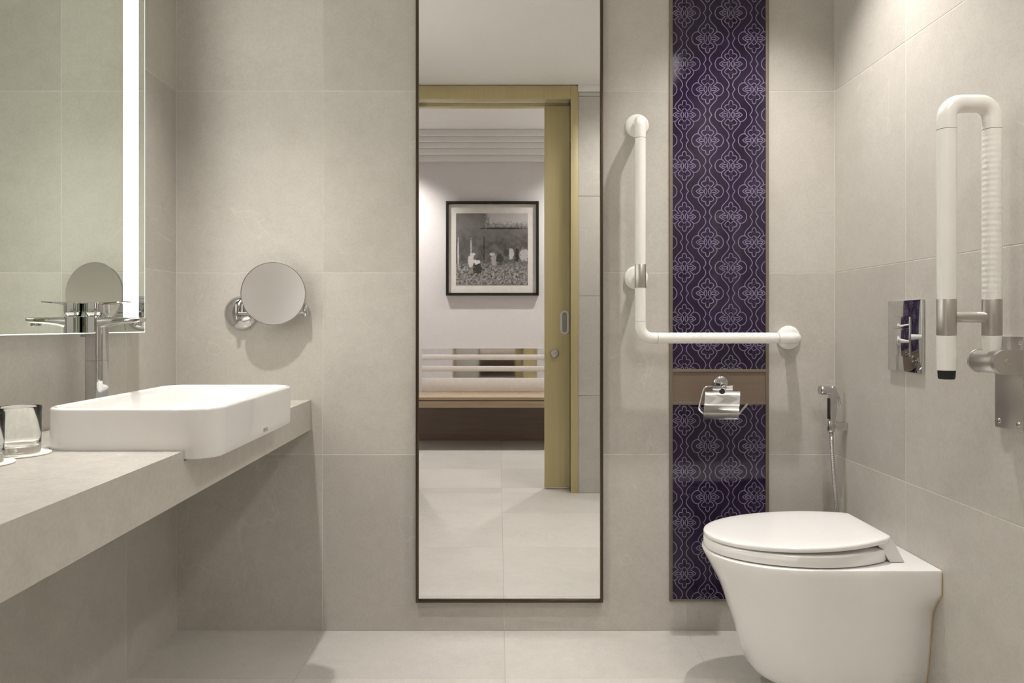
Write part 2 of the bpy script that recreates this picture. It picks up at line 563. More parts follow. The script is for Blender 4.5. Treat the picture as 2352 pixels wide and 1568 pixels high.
for i, d in enumerate((0.20, 0.165, 0.13, 0.095, 0.05)):
    cornice.box((XHL, YH, zt[i + 1]), (XHR, YH + d, zt[i] if i else HCEIL), 0.004)
struct(cornice.build('trim_2', 'paint'), 'white stepped cornice at top of hallway wall', 'trim')

# door frame (veneered architrave and lining)
fr = thing('door_1', (X(0), YF - 0.08, 0), 'olive gold veneered door frame around the doorway seen in the tall mirror', 'door frame', kind='structure')
YO = YF + 0.008
MB().box((OX1, YF - 0.05, 0), (X(332), YO, Z(995)), 0.0015).build('jamb', 'gold_wood', fr)
MB().box((OX0, YFB, 0), (OX0 + 0.012, YF - 0.001, OZ), 0.001).build('jamb', 'gold_wood', fr)
MB().box((X(-391), YF, 0), (OX0 + 0.012, YO, Z(995)), 0.0015).build('architrave', 'gold_wood', fr)
MB().box((OX0 + 0.012, YF - 0.05, OZ - 0.012), (OX1, YO, Z(995)), 0.0015).build('header', 'gold_wood', fr)
MB().box((OX0 + 0.012, YFB, OZ - 0.02), (OX1, YFB + 0.05, OZ), 0.001).build('track_cover', 'gold_wood', fr)

# ------------------------------------------------------------------ counter
XC = X(-431)
ZC = Z(-173)
BX0, BX1 = X(-633), X(-388.5)
BY0, BY1 = Y(0.5966), Y(0.834)
BR = 0.058
CY0 = YF + 0.13
counter = thing('vanity_counter', (XL + 0.2, 1.5, ZC - 0.1), 'beige stone vanity counter with deep front apron along the left wall', 'counter')
outer = round_rect(BX0 - 0.0008, BX1, BY0 - 0.0008, BY1 + 0.0008, BR, 0, 8)
# walk the basin outline from its far front corner round the back to the near front corner
far = [p for p in outer if p.x <= XC]
back_far = sorted([p for p in far if p.y > (BY0 + BY1) / 2], key=lambda p: (-p.x, p.y))
bf = [(p.x, p.y) for p in outer[9:18]]
bn = [(p.x, p.y) for p in outer[18:27]]
XS = XC - 0.022
top_poly = [(XL + 0.0005, D - 0.0005), (XS, D - 0.0005), (XS, BY1 + 0.0008)] + bf + bn + [(XS, BY0 - 0.0008), (XS, CY0), (XL + 0.0005, CY0)]
MB().prism(top_poly, 2, ZC - 0.020, ZC).build('countertop', 'counter', counter)
ZA = Z(-241)
ap = [(D - 0.0005, ZC), (D - 0.0005, ZA), (CY0, ZA), (CY0, ZC), (BY0 - 0.0008, ZC), (BY0 - 0.0008, ZC - 0.0205), (BY1 + 0.0008, ZC - 0.0205), (BY1 + 0.0008, ZC)]
MB().prism(ap, 0, XS, XC).build('apron', 'counter', counter)

# ------------------------------------------------------------------ washbasin
bas = thing('wash_basin', ((BX0 + BX1) / 2, (BY0 + BY1) / 2, ZC - 0.0195), 'white rectangular ceramic basin overhanging the front of the stone counter', 'basin')
ZB = Z(-115)
def rr(ins, z, rmin=0.006):
    return round_rect(BX0 + ins, BX1 - ins, BY0 + ins, BY1 - ins, max(rmin, BR - ins), z, 8)
zb0 = ZC - 0.0185
rings = [rr(0.010, zb0), rr(0.003, zb0 + 0.001), rr(0.0005, zb0 + 0.004), rr(0, zb0 + 0.02), rr(0, ZB - 0.006), rr(0.0008, ZB - 0.003), rr(0.003, ZB - 0.0008), rr(0.0055, ZB),
         rr(0.009, ZB - 0.0004), rr(0.0115, ZB - 0.0022), rr(0.013, ZB - 0.007), rr(0.016, ZB - 0.04), rr(0.022, ZB - 0.07), rr(0.034, ZB - 0.079), rr(0.06, ZB - 0.082), rr(0.10, ZB - 0.0835)]
body = MB().loft(rings).build('bowl', 'ceramic', bas, smooth=60)
bc = Vector(((BX0 + BX1) / 2, (BY0 + BY1) / 2, ZB - 0.083))
MB().lathe([(0, 0.024), (0.002, 0.024), (0.004, 0.021), (0.004, 0.014), (0.007, 0.013), (0.0085, 0.009)], bc, (0, 0, 1)).build('drain', 'chrome', body)
fc = bpy.data.curves.new('logo_text', 'FONT')
fc.body = 'TOTO'
fc.size = 0.0125
fc.align_x = 'CENTER'
fc.extrude = 0.0001
tmp = bpy.data.objects.new('logo_tmp', fc)
C.objects.link(tmp)
dg = bpy.context.evaluated_depsgraph_get()
lm = bpy.data.meshes.new_from_object(tmp.evaluated_get(dg))
bpy.data.objects.remove(tmp)
lm.materials.clear(); lm.materials.append(M['logo'])
lo = bpy.data.objects.new('logo', lm)
C.objects.link(lo)
lo.parent = bas
lo.matrix_local = Matrix.Translation(Vector((BX1 + 0.0002, Y(0.7265), Z(-178))) - Vector(bas.location)) @ Matrix(((0, 0, 1, 0), (1, 0, 0, 0), (0, 1, 0, 0), (0, 0, 0, 1)))
lo['label'] = 'small grey TOTO lettering'

# ------------------------------------------------------------------ faucet
fx, fy = X(-686), Y(0.744)
fau = thing('basin_faucet', (fx, fy, ZC), 'tall chrome single lever faucet behind the white basin', 'faucet')
hw, hd = 0.0215, 0.0255
def sq(cx, cy, hx, hy, r, z, seg=6): return round_rect(cx - hx, cx + hx, cy - hy, cy + hy, r, z, seg)
zt_ = Z(13.5)
MB().lathe([(0, 0.031), (0.004, 0.031), (0.006, 0.029)], (fx, fy, ZC + 0.0003), (0, 0, 1)).build('base_ring', 'chrome', fau)
fb_ = MB().loft([sq(fx, fy, hw, hd, 0.014, ZC + 0.006), sq(fx, fy, hw, hd, 0.014, Z(-62)), sq(fx, fy, hw - .0008, hd - .0008, 0.0135, Z(-61.6)), sq(fx, fy, hw - .0008, hd - .0008, 0.0135, Z(-61)), sq(fx, fy, hw, hd, 0.014, Z(-60.6)),
                 sq(fx, fy, hw, hd, 0.014, zt_ - 0.001), sq(fx, fy, hw - 0.001, hd - .001, 0.013, zt_)]).build('body', 'chrome', fau)
# spout: flat tapering beak leaving the upper body towards the basin
sx = [(0.0, 0.030, 0.0240), (0.020, 0.026, 0.0246), (0.035, 0.021, 0.025), (0.06, 0.017, 0.0235), (0.085, 0.0145, 0.022), (0.105, 0.0125, 0.020), (0.113, 0.009, 0.018)]
rings = []
for dx, h, wy in sx:
    x = fx + dx; z1 = zt_ - 0.0004 - 0.022 * dx; z0 = z1 - h
    r = min(h, wy) * 0.35
    ring = []
    for cy, cz, a0 in ((fy + wy - r, z1 - r, 0), (fy - wy + r, z1 - r, 90), (fy - wy + r, z0 + r, 180), (fy + wy - r, z0 + r, 270)):
        for k in range(5):
            a = math.radians(a0 + 90 * k / 4)
            ring.append(Vector((x, cy + r * math.cos(a), cz + r * math.sin(a))))
    rings.append(ring)
sp_ = MB().loft(rings).build('spout', 'chrome', fau, smooth=50)
ax = fx + 0.098
MB().cyl((ax, fy, zt_ - 0.024), (ax + 0.001, fy, zt_ - 0.012), 0.0115, 24, chamfer=0.001).build('aerator', 'chrome', sp_)
zl = zt_ + 0.002
lv = MB().loft([sq(fx, fy, hw * .8, hd * .8, 0.012, zt_ - 0.0005), sq(fx, fy, hw * .82, hd * .82, 0.012, zl), sq(fx, fy, hw * .97, hd * .97, 0.013, zl + 0.006), sq(fx, fy, hw, hd, 0.014, zl + 0.012), sq(fx, fy, hw, hd, 0.014, zl + 0.030), sq(fx, fy, hw - .002, hd - .002, 0.013, zl + 0.032)]).build('lever_block', 'chrome', fau)
rings = []
for dx, h, wy in [(0.008, 0.007, 0.019), (0.02, 0.006, 0.0185), (0.045, 0.004, 0.017), (0.068, 0.0032, 0.0155), (0.078, 0.0028, 0.013)]:
    zc = zl + 0.029 + 0.075 * (dx - 0.008)
    rings.append([Vector((fx + dx, fy + a * wy, zc + b * h / 2)) for a, b in ((1, .5), (.9, 1), (-.9, 1), (-1, .5), (-1, -.5), (-.9, -1), (.9, -1), (1, -.5))])
MB().loft(rings).build('lever_handle', 'chrome', lv)
pr = Vector((fx - 0.03, fy + 0.006, 0))
MB().sweep(fillet([(fx - 0.017, fy + 0.004, Z(-33)), (fx - 0.024, fy + 0.004, Z(-21)), (fx - 0.042, fy + 0.004, Z(-20))], 0.006), 0.0024, 10).build('pop_up_rod', 'chrome', fau)

# ------------------------------------------------------------------ tumblers and coasters
def tumbler(u, v, label, clabel):
    r = 173.0 / (v - V0)
    c = Vector(((u - U0) * S * r, Y(r), ZC))
    tag(MB().lathe([(0, 0.054), (0.0004, 0.0548), (0.0018, 0.0548), (0.0022, 0.054)], c + Vector((0, 0, 0.0004)), (0, 0, 1), 48).build('paper_coaster', 'paper', origin=c), clabel, 'coaster', 'paper coasters under the tumblers')
    h, ro = 0.089, 0.0385
    prof = [(0, 0.033), (0.0015, 0.0358), (0.004, 0.0366), (0.03, 0.0374), (h - 0.0012, ro), (h, ro - 0.001), (h - 0.0009, ro - 0.0016), (0.035, 0.0361), (0.020, 0.0352), (0.0150, 0.0325), (0.0135, 0.026), (0.0130, 0.013), (0.0129, 0.0005)]
    t = thing('glass_tumbler', c + Vector((0, 0, 0.0028)), label, 'glass', 'tumblers on the counter')
    MB().lathe(prof, c + Vector((0, 0, 0.0028)), (0, 0, 1), 56).build('tumbler_body', 'glass', t, smooth=60)
tumbler(43, 1043, 'clear glass tumbler beside the near corner of the white basin', 'round white paper coaster under the tumbler beside the basin')
tumbler(-47, 1066, 'clear glass tumbler cut off by the left edge of the photo', 'round white paper coaster cut off by the left edge of the photo')

# ------------------------------------------------------------------ vanity mirror with light strip
XM = X(-704)
MY0, MY1 = Y(0.556), Y(0.867)
MZ0, MZ1 = Z(-15.6), Z(905)
vm = thing('vanity_mirror', (XM - 0.02, (MY0 + MY1) / 2, MZ0), 'large lit vanity mirror with vertical light strip above the basin', 'mirror')
MB().box((XL + 0.0004, MY0 + 0.02, MZ0 + 0.02), (XM - 0.006, MY1 - 0.02, MZ1 - 0.02), 0.002).build('casing', 'case', vm)
ST = [(Y(0.8167), Y(0.8513)), (MY0 + (MY1 - Y(0.8513)), MY0 + (MY1 - Y(0.8167)))]
SZ0, SZ1 = Z(14), MZ1 - 0.04
gm = MB()
e = 0.0022
ys = [MY0 + e, ST[1][0], ST[1][1], ST[0][0], ST[0][1], MY1 - e]
gm.box((XM - 0.006, ys[0], MZ0 + e), (XM, ys[1], MZ1 - e))
gm.box((XM - 0.006, ys[2], MZ0 + e), (XM, ys[3], MZ1 - e))
gm.box((XM - 0.006, ys[4], MZ0 + e), (XM, ys[5], MZ1 - e))
for a, b in ((ys[1], ys[2]), (ys[3], ys[4])):
    gm.box((XM - 0.006, a, MZ0 + e), (XM, b, SZ0))
    gm.box((XM - 0.006, a, SZ1), (XM, b, MZ1 - e))
gl = gm.build('mirror_glass', 'mirror_green', vm, smooth=0)
for a, b in ((ys[1], ys[2]), (ys[3], ys[4])):
    MB().box((XM - 0.006, a, SZ0), (XM - 0.0002, b, SZ1)).build('light_strip', 'strip', vm, smooth=0)
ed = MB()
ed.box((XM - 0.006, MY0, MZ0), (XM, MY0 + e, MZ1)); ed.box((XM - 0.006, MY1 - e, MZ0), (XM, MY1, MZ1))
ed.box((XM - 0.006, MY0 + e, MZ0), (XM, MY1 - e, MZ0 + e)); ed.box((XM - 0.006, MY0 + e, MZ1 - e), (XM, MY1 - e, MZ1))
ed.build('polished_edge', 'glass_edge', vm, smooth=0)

# ------------------------------------------------------------------ magnifying mirror
mgc = Vector((X(-504), D - 41 * S, Z(69)))
bx, bz = X(-590), Z(26)
mg = thing('magnifying_mirror', (bx, D, bz), 'round chrome magnifying mirror on a folding arm fixed to the tiled wall', 'mirror')
MB().lathe([(0, 39 * S), (0.002, 39.5 * S), (0.006, 38.5 * S), (0.012, 36 * S), (0.018, 31 * S), (0.023, 24 * S), (0.026, 15 * S), (0.0275, 6 * S)], (bx, D - 0.0003, bz), (0, -1, 0), 48).build('wall_base', 'chrome', mg, smooth=60)
ky = D - 0.040
kn = MB().cyl((bx - 0.002, ky, bz - 0.022), (bx - 0.002, ky, bz + 0.030), 0.0062, 20, chamfer=0.001)
kn.cyl((bx - 0.002, D - 0.024, bz + 0.003), (bx - 0.002, ky, bz + 0.003), 0.0052, 16)
kn.build('pivot', 'chrome', mg)
kx2 = X(-436); kz2 = Z(33); ky2 = D - 26 * S
MB().sweep([(bx + 0.003, ky + 0.002, bz - 0.001), (kx2 - 0.004, ky2 + 0.006, kz2 - 0.008)], 0.0046, 16).build('arm', 'chrome', mg)
MB().cyl((kx2, ky2, kz2 - 0.020), (kx2, ky2, kz2 + 0.019), 0.0065, 20, chamfer=0.001).build('pivot', 'chrome', mg)
MB().sweep([(kx2 - 0.004, ky2 - 0.001, kz2 - 0.010), (mgc.x + 0.03, mgc.y + 0.014, mgc.z - 0.04), (mgc.x, mgc.y + 0.013, mgc.z - 0.03)], 0.0042, 14).build('arm', 'chrome', mg)
nrm = Vector((0.15, -1, 0.02)).normalized()
rd = 71 * S
disc = MB().lathe([(-0.007, rd * .80), (-0.004, rd * .94), (0.0, rd), (0.004, rd), (0.0055, rd - 0.0012), (0.0055, rd - 0.0028), (0.0045, rd - 0.003)], mgc, nrm, 72, cap1=False).build('rim', 'chrome', mg, smooth=50)
MB().lathe([(0.0046 - 0.007 * (1 - (k / 10) ** 2), (rd - 0.003) * k / 10) for k in range(10, -1, -1)], mgc, nrm, 72, cap0=False).build('mirror_glass', 'magnify', mg, smooth=60)
MB().sweep([(bx + 0.046, D - 0.030, bz - 0.02), (bx + 0.040, D - 0.030, bz - 0.056)], 0.0012, 8).build('lock_pin', 'chrome', mg)

# ------------------------------------------------------------------ tall mirror
tx0, tx1, tz0, tz1 = X(-189), X(239), Z(-635), Z(905)
tm = thing('dressing_mirror', ((tx0 + tx1) / 2, D, tz0), 'tall wall mirror in a thin dark bronze frame left of the purple panel', 'mirror')
fw, fd = 0.0095, 0.016
MB().box((tx0, D - fd, tz0), (tx0 + fw, D - 0.0003, tz1), 0.001).build('frame_side', 'bronze', tm)
MB().box((tx1 - fw, D - fd, tz0), (tx1, D - 0.0003, tz1), 0.001).build('frame_side', 'bronze', tm)
MB().box((tx0 + fw, D - fd, tz0), (tx1 - fw, D - 0.0003, tz0 + fw), 0.001).build('frame_rail', 'bronze', tm)
MB().box((tx0 + fw, D - fd, tz1 - fw), (tx1 - fw, D - 0.0003, tz1), 0.001).build('frame_rail', 'bronze', tm)
MB().box((tx0 + fw, D - 0.009, tz0 + fw), (tx1 - fw, D - 0.0005, tz1 - fw)).build('mirror_glass', 'mirror', tm, smooth=0)

# ------------------------------------------------------------------ patterned panel
px0, px1, pz0, pz1 = X(392), X(620), Z(-634), CEIL - 0.0005
pn = thing('patterned_panel', ((px0 + px1) / 2, D, pz0), 'tall purple glass panel printed with lilac ogee flowers in a taupe frame', 'wall panel')
pf, pd_ = 0.0105, 0.006
MB().box((px0, D - pd_, pz0), (px0 + pf, D - 0.0003, pz1), 0.0008).build('frame_side', 'trim', pn)
MB().box((px1 - pf, D - pd_, pz0), (px1, D - 0.0003, pz1), 0.0008).build('frame_side', 'trim', pn)
zr = [(pz0, pz0 + 0.006), (Z(-184), Z(-177.5)), (Z(-109), Z(-102.5))]
for a, b in zr:
    MB().box((px0 + pf, D - pd_, a), (px1 - pf, D - 0.0003, b), 0.0006).build('frame_rail', 'trim', pn)
ix0, ix1 = px0 + pf, px1 - pf
MB().box((ix0, D - 0.0025, zr[1][1]), (ix1, D - 0.0004, zr[2][0])).build('plain_panel', 'taupe', pn, smooth=0)

k14 = 1 / 14.25
halfper = 116.85 / 2 / k14
def sym(h): return h + [(x, -z) for x, z in reversed(h[:-1])]
motif = []
for s in (-1, 1):
    I = [(0, 225), (60, 310), (120, 335), (190, 290), (192, 235), (150, 180), (80, 120), (36, 60), (22, 0)]
    O = [(0, 225), (70, 150), (98, 75), (106, 0)]
    Pt = [(96, 92), (190, 108), (300, 62), (382, 0)]
    Cc = [(285, 205), (345, 215), (430, 182), (497, 95), (516, 0)]
    og = [(106, 88), (180, 115), (262, 182), (302, 240), (304, 285), (262, 375), (180, 465), (100, 560), (60, 655), (72, 735), (140, halfper)]
    ogd = [(x, -z) for x, z in og]
    for h in (I, O, Cc): motif.append(catmull([(s * x, z) for x, z in sym(h)], 4))
    a = catmull([(s * x, z) for x, z in Pt], 4)
    motif.append(a); motif.append([(x, -z) for x, z in a])
    b_ = catmull([(s * x, z) for x, z in og], 4)
    motif.append(b_); motif.append([(x, -z) for x, z in b_])
    motif.append(catmull([(s * x, z) for x, z in [(125, 22), (190, 44), (250, 32), (285, 0), (250, -32), (190, -44), (125, -22), (125, 22)]], 4))
    petal = catmull([(0, s * 225), (55, s * 300), (66, s * 370), (50, s * 440), (0, s * 475), (-50, s * 440), (-66, s * 370), (-55, s * 300), (0, s * 225)], 4)
    motif.append(petal)

def pattern(name, z0, z1, parent):
    bm = bmesh.new()
    hw_ = 0.94 * S
    yy = D - 0.0033
    for col in range(-1, 5):
        uc = 1571.3 + 53.3 * col
        off = 30.6 if col % 2 == 0 else 30.6 + 58.4
        for row in range(-5, 14):
            vc = off + 116.85 * row
            cx = (uc - U0) * S; cz = CZ - (vc - V0) * S
            if cz - 70 * S > z1 or cz + 70 * S < z0 or cx - 45 * S > ix1 or cx + 45 * S < ix0: continue
            for line in motif:
                pts = [Vector((cx + p[0] * k14 * S, yy, cz + p[1] * k14 * S)) for p in line]
                prev = None
                for i, p in enumerate(pts):
                    t = (pts[min(i + 1, len(pts) - 1)] - pts[max(i - 1, 0)])
                    if t.length < 1e-9: continue
                    t.normalize()
                    n = Vector((-t.z, 0, t.x)) * hw_
                    cur = (bm.verts.new(p + n), bm.verts.new(p - n))
                    if prev: bm.faces.new((prev[0], prev[1], cur[1], cur[0]))
                    prev = cur
    for co, no in (((ix0, 0, 0), (-1, 0, 0)), ((ix1, 0, 0), (1, 0, 0)), ((0, 0, z0), (0, 0, -1)), ((0, 0, z1), (0, 0, 1))):
        bmesh.ops.bisect_plane(bm, geom=bm.verts[:] + bm.edges[:] + bm.faces[:], plane_co=co, plane_no=no, clear_outer=True)
    for f in bm.faces:
        f.normal_update()
        if f.normal.y > 0: f.normal_flip()
    mb = MB(); mb.bm.free(); mb.bm = bm
    off = Vector(pn.location)
    bmesh.ops.translate(bm, verts=bm.verts, vec=-off)
    me = bpy.data.meshes.new(name); bm.to_mesh(me); bm.free()
    me.materials.append(M['lilac'])
    o = bpy.data.objects.new(name, me); C.objects.link(o); o.parent = parent
    return o
for a, b in ((pz0 + 0.006, zr[1][0]), (zr[2][1], pz1)):
    gp = MB().box((ix0, D - 0.003, a), (ix1, D - 0.0004, b)).build('glass_panel', 'purple', pn, smooth=0)
    pattern('printed_pattern', a + 0.0005, b - 0.0005, gp)

# ------------------------------------------------------------------ L-shaped grab bar
yb = Y(0.967)
gx, gz1, gz2, gz3, gx2 = X(315), Z(455), Z(107), Z(-30), X(665)
R = 12.3 * S
gb = thing('grab_bar', (gx, D, gz2), 'white L-shaped grab bar on the back wall between mirror and toilet', 'grab bar')
def flange(x, z):
    MB().lathe([(0, 27 * S), (0.003, 27.3 * S), (0.007, 26.5 * S), (0.0105, 24 * S), (0.0125, 19 * S), (0.0135, 13 * S)], (x, D - 0.0065 if px0 < x < px1 else D - 0.0003, z), (0, -1, 0), 48).build('wall_flange', 'nylon', gb, smooth=60)
flange(gx + X(3), gz1); flange(gx + X(1), gz2); flange(gx2, gz3)
e1 = Z(455 - 34); e2 = Z(7 * .967 + 0); e3 = X(352); e4 = X(642)
MB().sweep(fillet([(gx + X(3), D - 0.008, gz1), (gx + X(1), yb, gz1), (gx, yb, Z((745 - 317) * .967))], 0.024), R, 28).build('elbow', 'nylon', gb)
MB().sweep([(gx, yb, Z((745 - 318) * .967)), (gx, yb, Z((745 - 607) * .967))], R * .985, 28).build('tube', 'nylon', gb)
MB().cyl((gx, yb, Z((745 - 607) * .967)), (gx, yb, Z((745 - 661) * .967)), R * 1.02, 28, chamfer=0.0006).build('sleeve', 'satin', gb)
MB().sweep([(gx, yb, gz2), (gx, D - 0.009, gz2)], R * .7, 20).build('stub', 'nylon', gb)
MB().sweep([(gx, yb, Z((745 - 661) * .967)), (gx, yb, Z((745 - 737) * .967))], R * .985, 28).build('tube', 'nylon', gb)
MB().sweep(fillet([(gx, yb, Z((745 - 738) * .967)), (gx, yb, gz3), (X((1509 - U0) * .967), yb, gz3)], 27 * S), R, 28).build('elbow', 'nylon', gb)
# ribbed grip: shallow alternating grooves
nseg = 150
xa, xb = X((1510 - U0) * .967), X((1786 - U0) * .967)
def ribr(t, i):
    if t < 0.085 or t > 0.93: return R * .985
    return R * (0.995 + 0.018 * math.sin(t * nseg * 2 * math.pi / 8.0))
MB().sweep([(xa + (xb - xa) * k / nseg, yb, gz3) for k in range(nseg + 1)], ribr, 28).build('ribbed_grip', 'nylon', gb, smooth=60)
MB().sweep(fillet([(X((1787 - U0) * .967), yb, gz3), (gx2, yb, gz3), (gx2, D - 0.008, gz3)], 0.024), R, 28).build('elbow', 'nylon', gb)

# ------------------------------------------------------------------ folding support rail
rr_ = 0.653
yr = Y(rr_)
xa, xb = X(672), X(740)
rt = 13.3 * S
fz = lambda v: CZ - (v - V0) * S * rr_
fl = thing('folding_grab_rail', (XR, yr, Z(-90)), 'white double-tube folding support rail raised against the right wall', 'grab rail')
zt2 = fz(218) - rt
MB().sweep(fillet([(xa, yr, fz(297)), (xa, yr, zt2), (xb, yr, zt2), (xb, yr, fz(297))], 21 * S), rt, 32).build('top_bend', 'nylon', fl)
MB().sweep([(xa, yr, fz(687)), (xa, yr, fz(298.2))], rt * .985, 32).build('tube', 'nylon', fl)
nseg = 240
def ribr2(t, i):
    if t < 0.03 or t > 0.97: return rt * .985
    return rt * (0.985 + 0.010 * math.sin(t * nseg * 2 * math.pi / 8.0))
MB().sweep([(xb, yr, fz(687) + (fz(298.2) - fz(687)) * k / nseg) for k in range(nseg + 1)], ribr2, 28).build('ribbed_grip', 'nylon', fl, smooth=60)
for x in (xa, xb):
    MB().cyl((x, yr, fz(770)), (x, yr, fz(687)), rt * 1.01, 32, chamfer=0.0006).build('sleeve', 'satin', fl)
MB().cyl((xa, yr, fz(728)), (xb, yr, fz(728)), 8.2 * S, 24).build('cross_bar', 'satin', fl)
MB().sweep([(xa, yr, fz(770.5)), (xa, yr, fz(850))], rt * .985, 32).build('tube_end', 'nylon', fl)
MB().lathe([(0, rt * .9), (0.016, rt * .86), (0.0185, rt * .78)], (xa, yr, fz(850.5)), (0, 0, -1), 32).build('end_cap', 'rubber', fl)
zp = Z(-(831 - V0) * .645)
MB().sweep([(xb, yr, fz(770.5)), (xb, yr, zp + 0.016)], lambda t, i: rt * (.985 - .16 * t), 32).build('tube_end', 'nylon', fl)
yb0, yb1 = Y(.635), Y(.671)
xpv = xb
rb = 17.2 * S
MB().cyl((xpv, yb0 + 0.012, zp), (xpv, yb1 - 0.004, zp), rb, 36, chamfer=0.0008).build('hinge_barrel', 'satin', fl)
MB().cyl((xpv, yb1 - 0.0035, zp), (xpv, yb1, zp), rb * 1.06, 36, chamfer=0.0008).build('barrel_cap', 'satin', fl)
xpl = XR - 0.0103
Dface = [(xpl, zp - rb * 1.05)] + [(xpv + rb * 1.05 * math.cos(math.radians(a)), zp + rb * 1.05 * math.sin(math.radians(a))) for a in range(270, 89, -12)] + [(xpl, zp + rb * 1.05)]
bk = MB().prism(Dface, 1, yb0, yb0 + 0.0115, 0.001).build('hinge_cheek', 'satin', fl)
MB().lathe([(0, 0.0072), (0.0015, 0.0072), (0.002, 0.0062), (0.002, 0.003), (0.0008, 0.0028)], (xpv + 0.004, yb0 - 0.0001, zp), (0, -1, 0), 20).build('pivot_screw', 'satin', bk)
MB().box((xpv + rb * .4, yb0 + 0.0125, zp - rb * .8), (xpl - 0.0002, yb1 - 0.008, zp + rb * .8), 0.002).build('hinge_block', 'satin', fl)
pl = MB().box((xpl, yb0, Z(-157)), (XR - 0.0004, yb1, Z(-18)), 0.0012).build('wall_plate', 'satin', fl)
for yy, zz in ((yb0 + 0.012, Z(-27)), (yb1 - 0.012, Z(-27)), (yb0 + 0.013, Z(-147)), (yb1 - 0.013, Z(-147))):
    MB().lathe([(0, 0.006), (0.0012, 0.0055), (0.0022, 0.003)], (xpl, yy, zz), (-1, 0, 0), 16).build('screw', 'chrome', pl)

# ------------------------------------------------------------------ flush plate
fy0, fy1 = Y(.788), Y(.857)
fz0, fz1 = Z(-89), Z(45.5)
xf = XR - 0.008
fp = thing('flush_plate', (XR, (fy0 + fy1) / 2, (fz0 + fz1) / 2), 'rectangular chrome dual flush plate on the right wall above the toilet', 'flush plate')
MB().box((xf, fy0, fz0), (XR - 0.0004, fy1, fz1), 0.0012).build('plate', 'chrome', fp)
by0, by1 = Y(.8115), Y(.8425)
bz0, bzm, bz1 = Z(-60), Z(-8.5), Z(14.5)
for a, b in ((bz0, bzm - 0.0005), (bzm + 0.0005, bz1)):
    MB().box((xf - 0.0016, by0, a), (xf - 0.0001, by1, b), 0.0012).build('button', 'chrome', fp)
MB().box((xf - 0.003, by0 - 0.003, bz0), (xf - 0.0001, by0 - 0.0006, bz1), 0.0008).build('button_bezel', 'chrome', fp)

# ------------------------------------------------------------------ bidet sprayer
ry = Y(.966)
sz = lambda v: CZ - (v - V0) * S * .966
sxx = lambda u: (u - U0) * S * .966
bs = thing('bidet_sprayer', (XR, ry, sz(975)), 'chrome hand bidet sprayer with flexible hose in the corner beside the toilet', 'bidet sprayer')
MB().box((sxx(1914), ry - 0.012, sz(988)), (XR - 0.0003, ry + 0.012, sz(969)), 0.003).build('wall_bracket', 'chrome', bs)
MB().lathe([(0, 0.0125), (0.004, 0.0135), (0.030, 0.0115), (0.033, 0.0105)], (sxx(1909), ry, sz(990)), (0, 0, 1), 24).build('holder_cup', 'chrome', bs)
hd_ = MB()
hx0, hx1 = sxx(1904), sxx(1918)
rings = []
for v, a, b, d in ((968, 1904, 1917, .0095), (950, 1903, 1919, .0105), (925, 1903, 1921, .011), (905, 1903, 1922, .0115), (893, 1905, 1920, .011), (887, 1908, 1917, .008)):
    rings.append(round_rect(sxx(a), sxx(b), ry - d, ry + d, 0.006, sz(v), 5))
hd_.loft(rings)
hs = hd_.build('handset', 'chrome', bs, smooth=60)
MB().lathe([(0, 0.0105), (0.02, 0.0128), (0.036, 0.0150), (0.042, 0.0152), (0.046, 0.0135), (0.047, 0.010)], (sxx(1914), ry, sz(897)), Vector((-1, -.12, 0.06)), 28).build('spray_head', 'chrome', hs)
MB().box((sxx(1902.4), ry - 0.008, sz(962)), (sxx(1905), ry + 0.008, sz(914)), 0.001).build('grip_insert', 'rubber', hs)
MB().sweep(catmull([(sxx(1919), ry, sz(898)), (sxx(1926), ry, sz(912)), (sxx(1929), ry, sz(928)), (sxx(1932), ry, sz(934))], 5), lambda t, i: 0.0042 - 0.0012 * t, 12).build('trigger_lever', 'chrome', hs)
hp = catmull([(sxx(1909), ry, sz(990)), (sxx(1911), ry, sz(1030)), (sxx(1915), ry, sz(1090)), (sxx(1920), ry, sz(1150)), (sxx(1927), ry, sz(1215)), (sxx(1934), ry, sz(1270)), (sxx(1938), ry + .002, sz(1310)), (XR - 0.03, ry, sz(1345)), (XR - 0.014, ry, sz(1352))], 40)
MB().sweep(hp, lambda t, i: 0.0064 + 0.0009 * math.sin(i * math.pi / 1.5), 14).build('hose', 'chrome', bs, smooth=70)
MB().lathe([(0, 0.022), (0.003, 0.022), (0.005, 0.019), (0.006, 0.011), (0.014, 0.011)], (XR - 0.0003, ry, sz(1352)), (-1, 0, 0), 24).build('water_outlet', 'chrome', bs)

# ------------------------------------------------------------------ paper holder
tp = thing('toilet_paper_holder', (X(510), D, Z(-135)), 'empty chrome toilet paper holder with hinged cover on the taupe panel', 'paper holder')
tx, tz = X(509), Z(-134)
MB().lathe([(0, 18 * S), (0.004, 18 * S), (0.008, 17 * S), (0.011, 14 * S), (0.0125, 9 * S)], (tx, D - 0.0027, tz), (0, -1, 0), 40).build('wall_flange', 'chrome', tp, smooth=50)
rq = .968
q = lambda u, v, r=rq: P(u, v, r)
pv = q(1660, 888)
MB().sweep([(tx, D - 0.013, tz), (pv.x, pv.y - 0.004, pv.z)], 0.0075, 20).build('post', 'chrome', tp)
rod = fillet([pv, q(1618, 887), q(1605, 940, .962), q(1616, 950, .955), q(1698, 949, .955), q(1717, 927, .955)], [0.016, 0.010, 0.006, 0.006], 8)
MB().sweep(rod, 0.0036, 16).build('rod', 'chrome', tp)
MB().sweep([q(1683, 886), pv], 0.0036, 16).build('hinge_rod', 'chrome', tp)
MB().lathe([(0, 0.0085), (0.008, 0.0088), (0.0125, 0.0070), (0.0140, 0.003)], pv + Vector((0, -0.004, 0)), (0, -1, -0.1), 24).build('hinge_knob', 'chrome', tp, smooth=60)
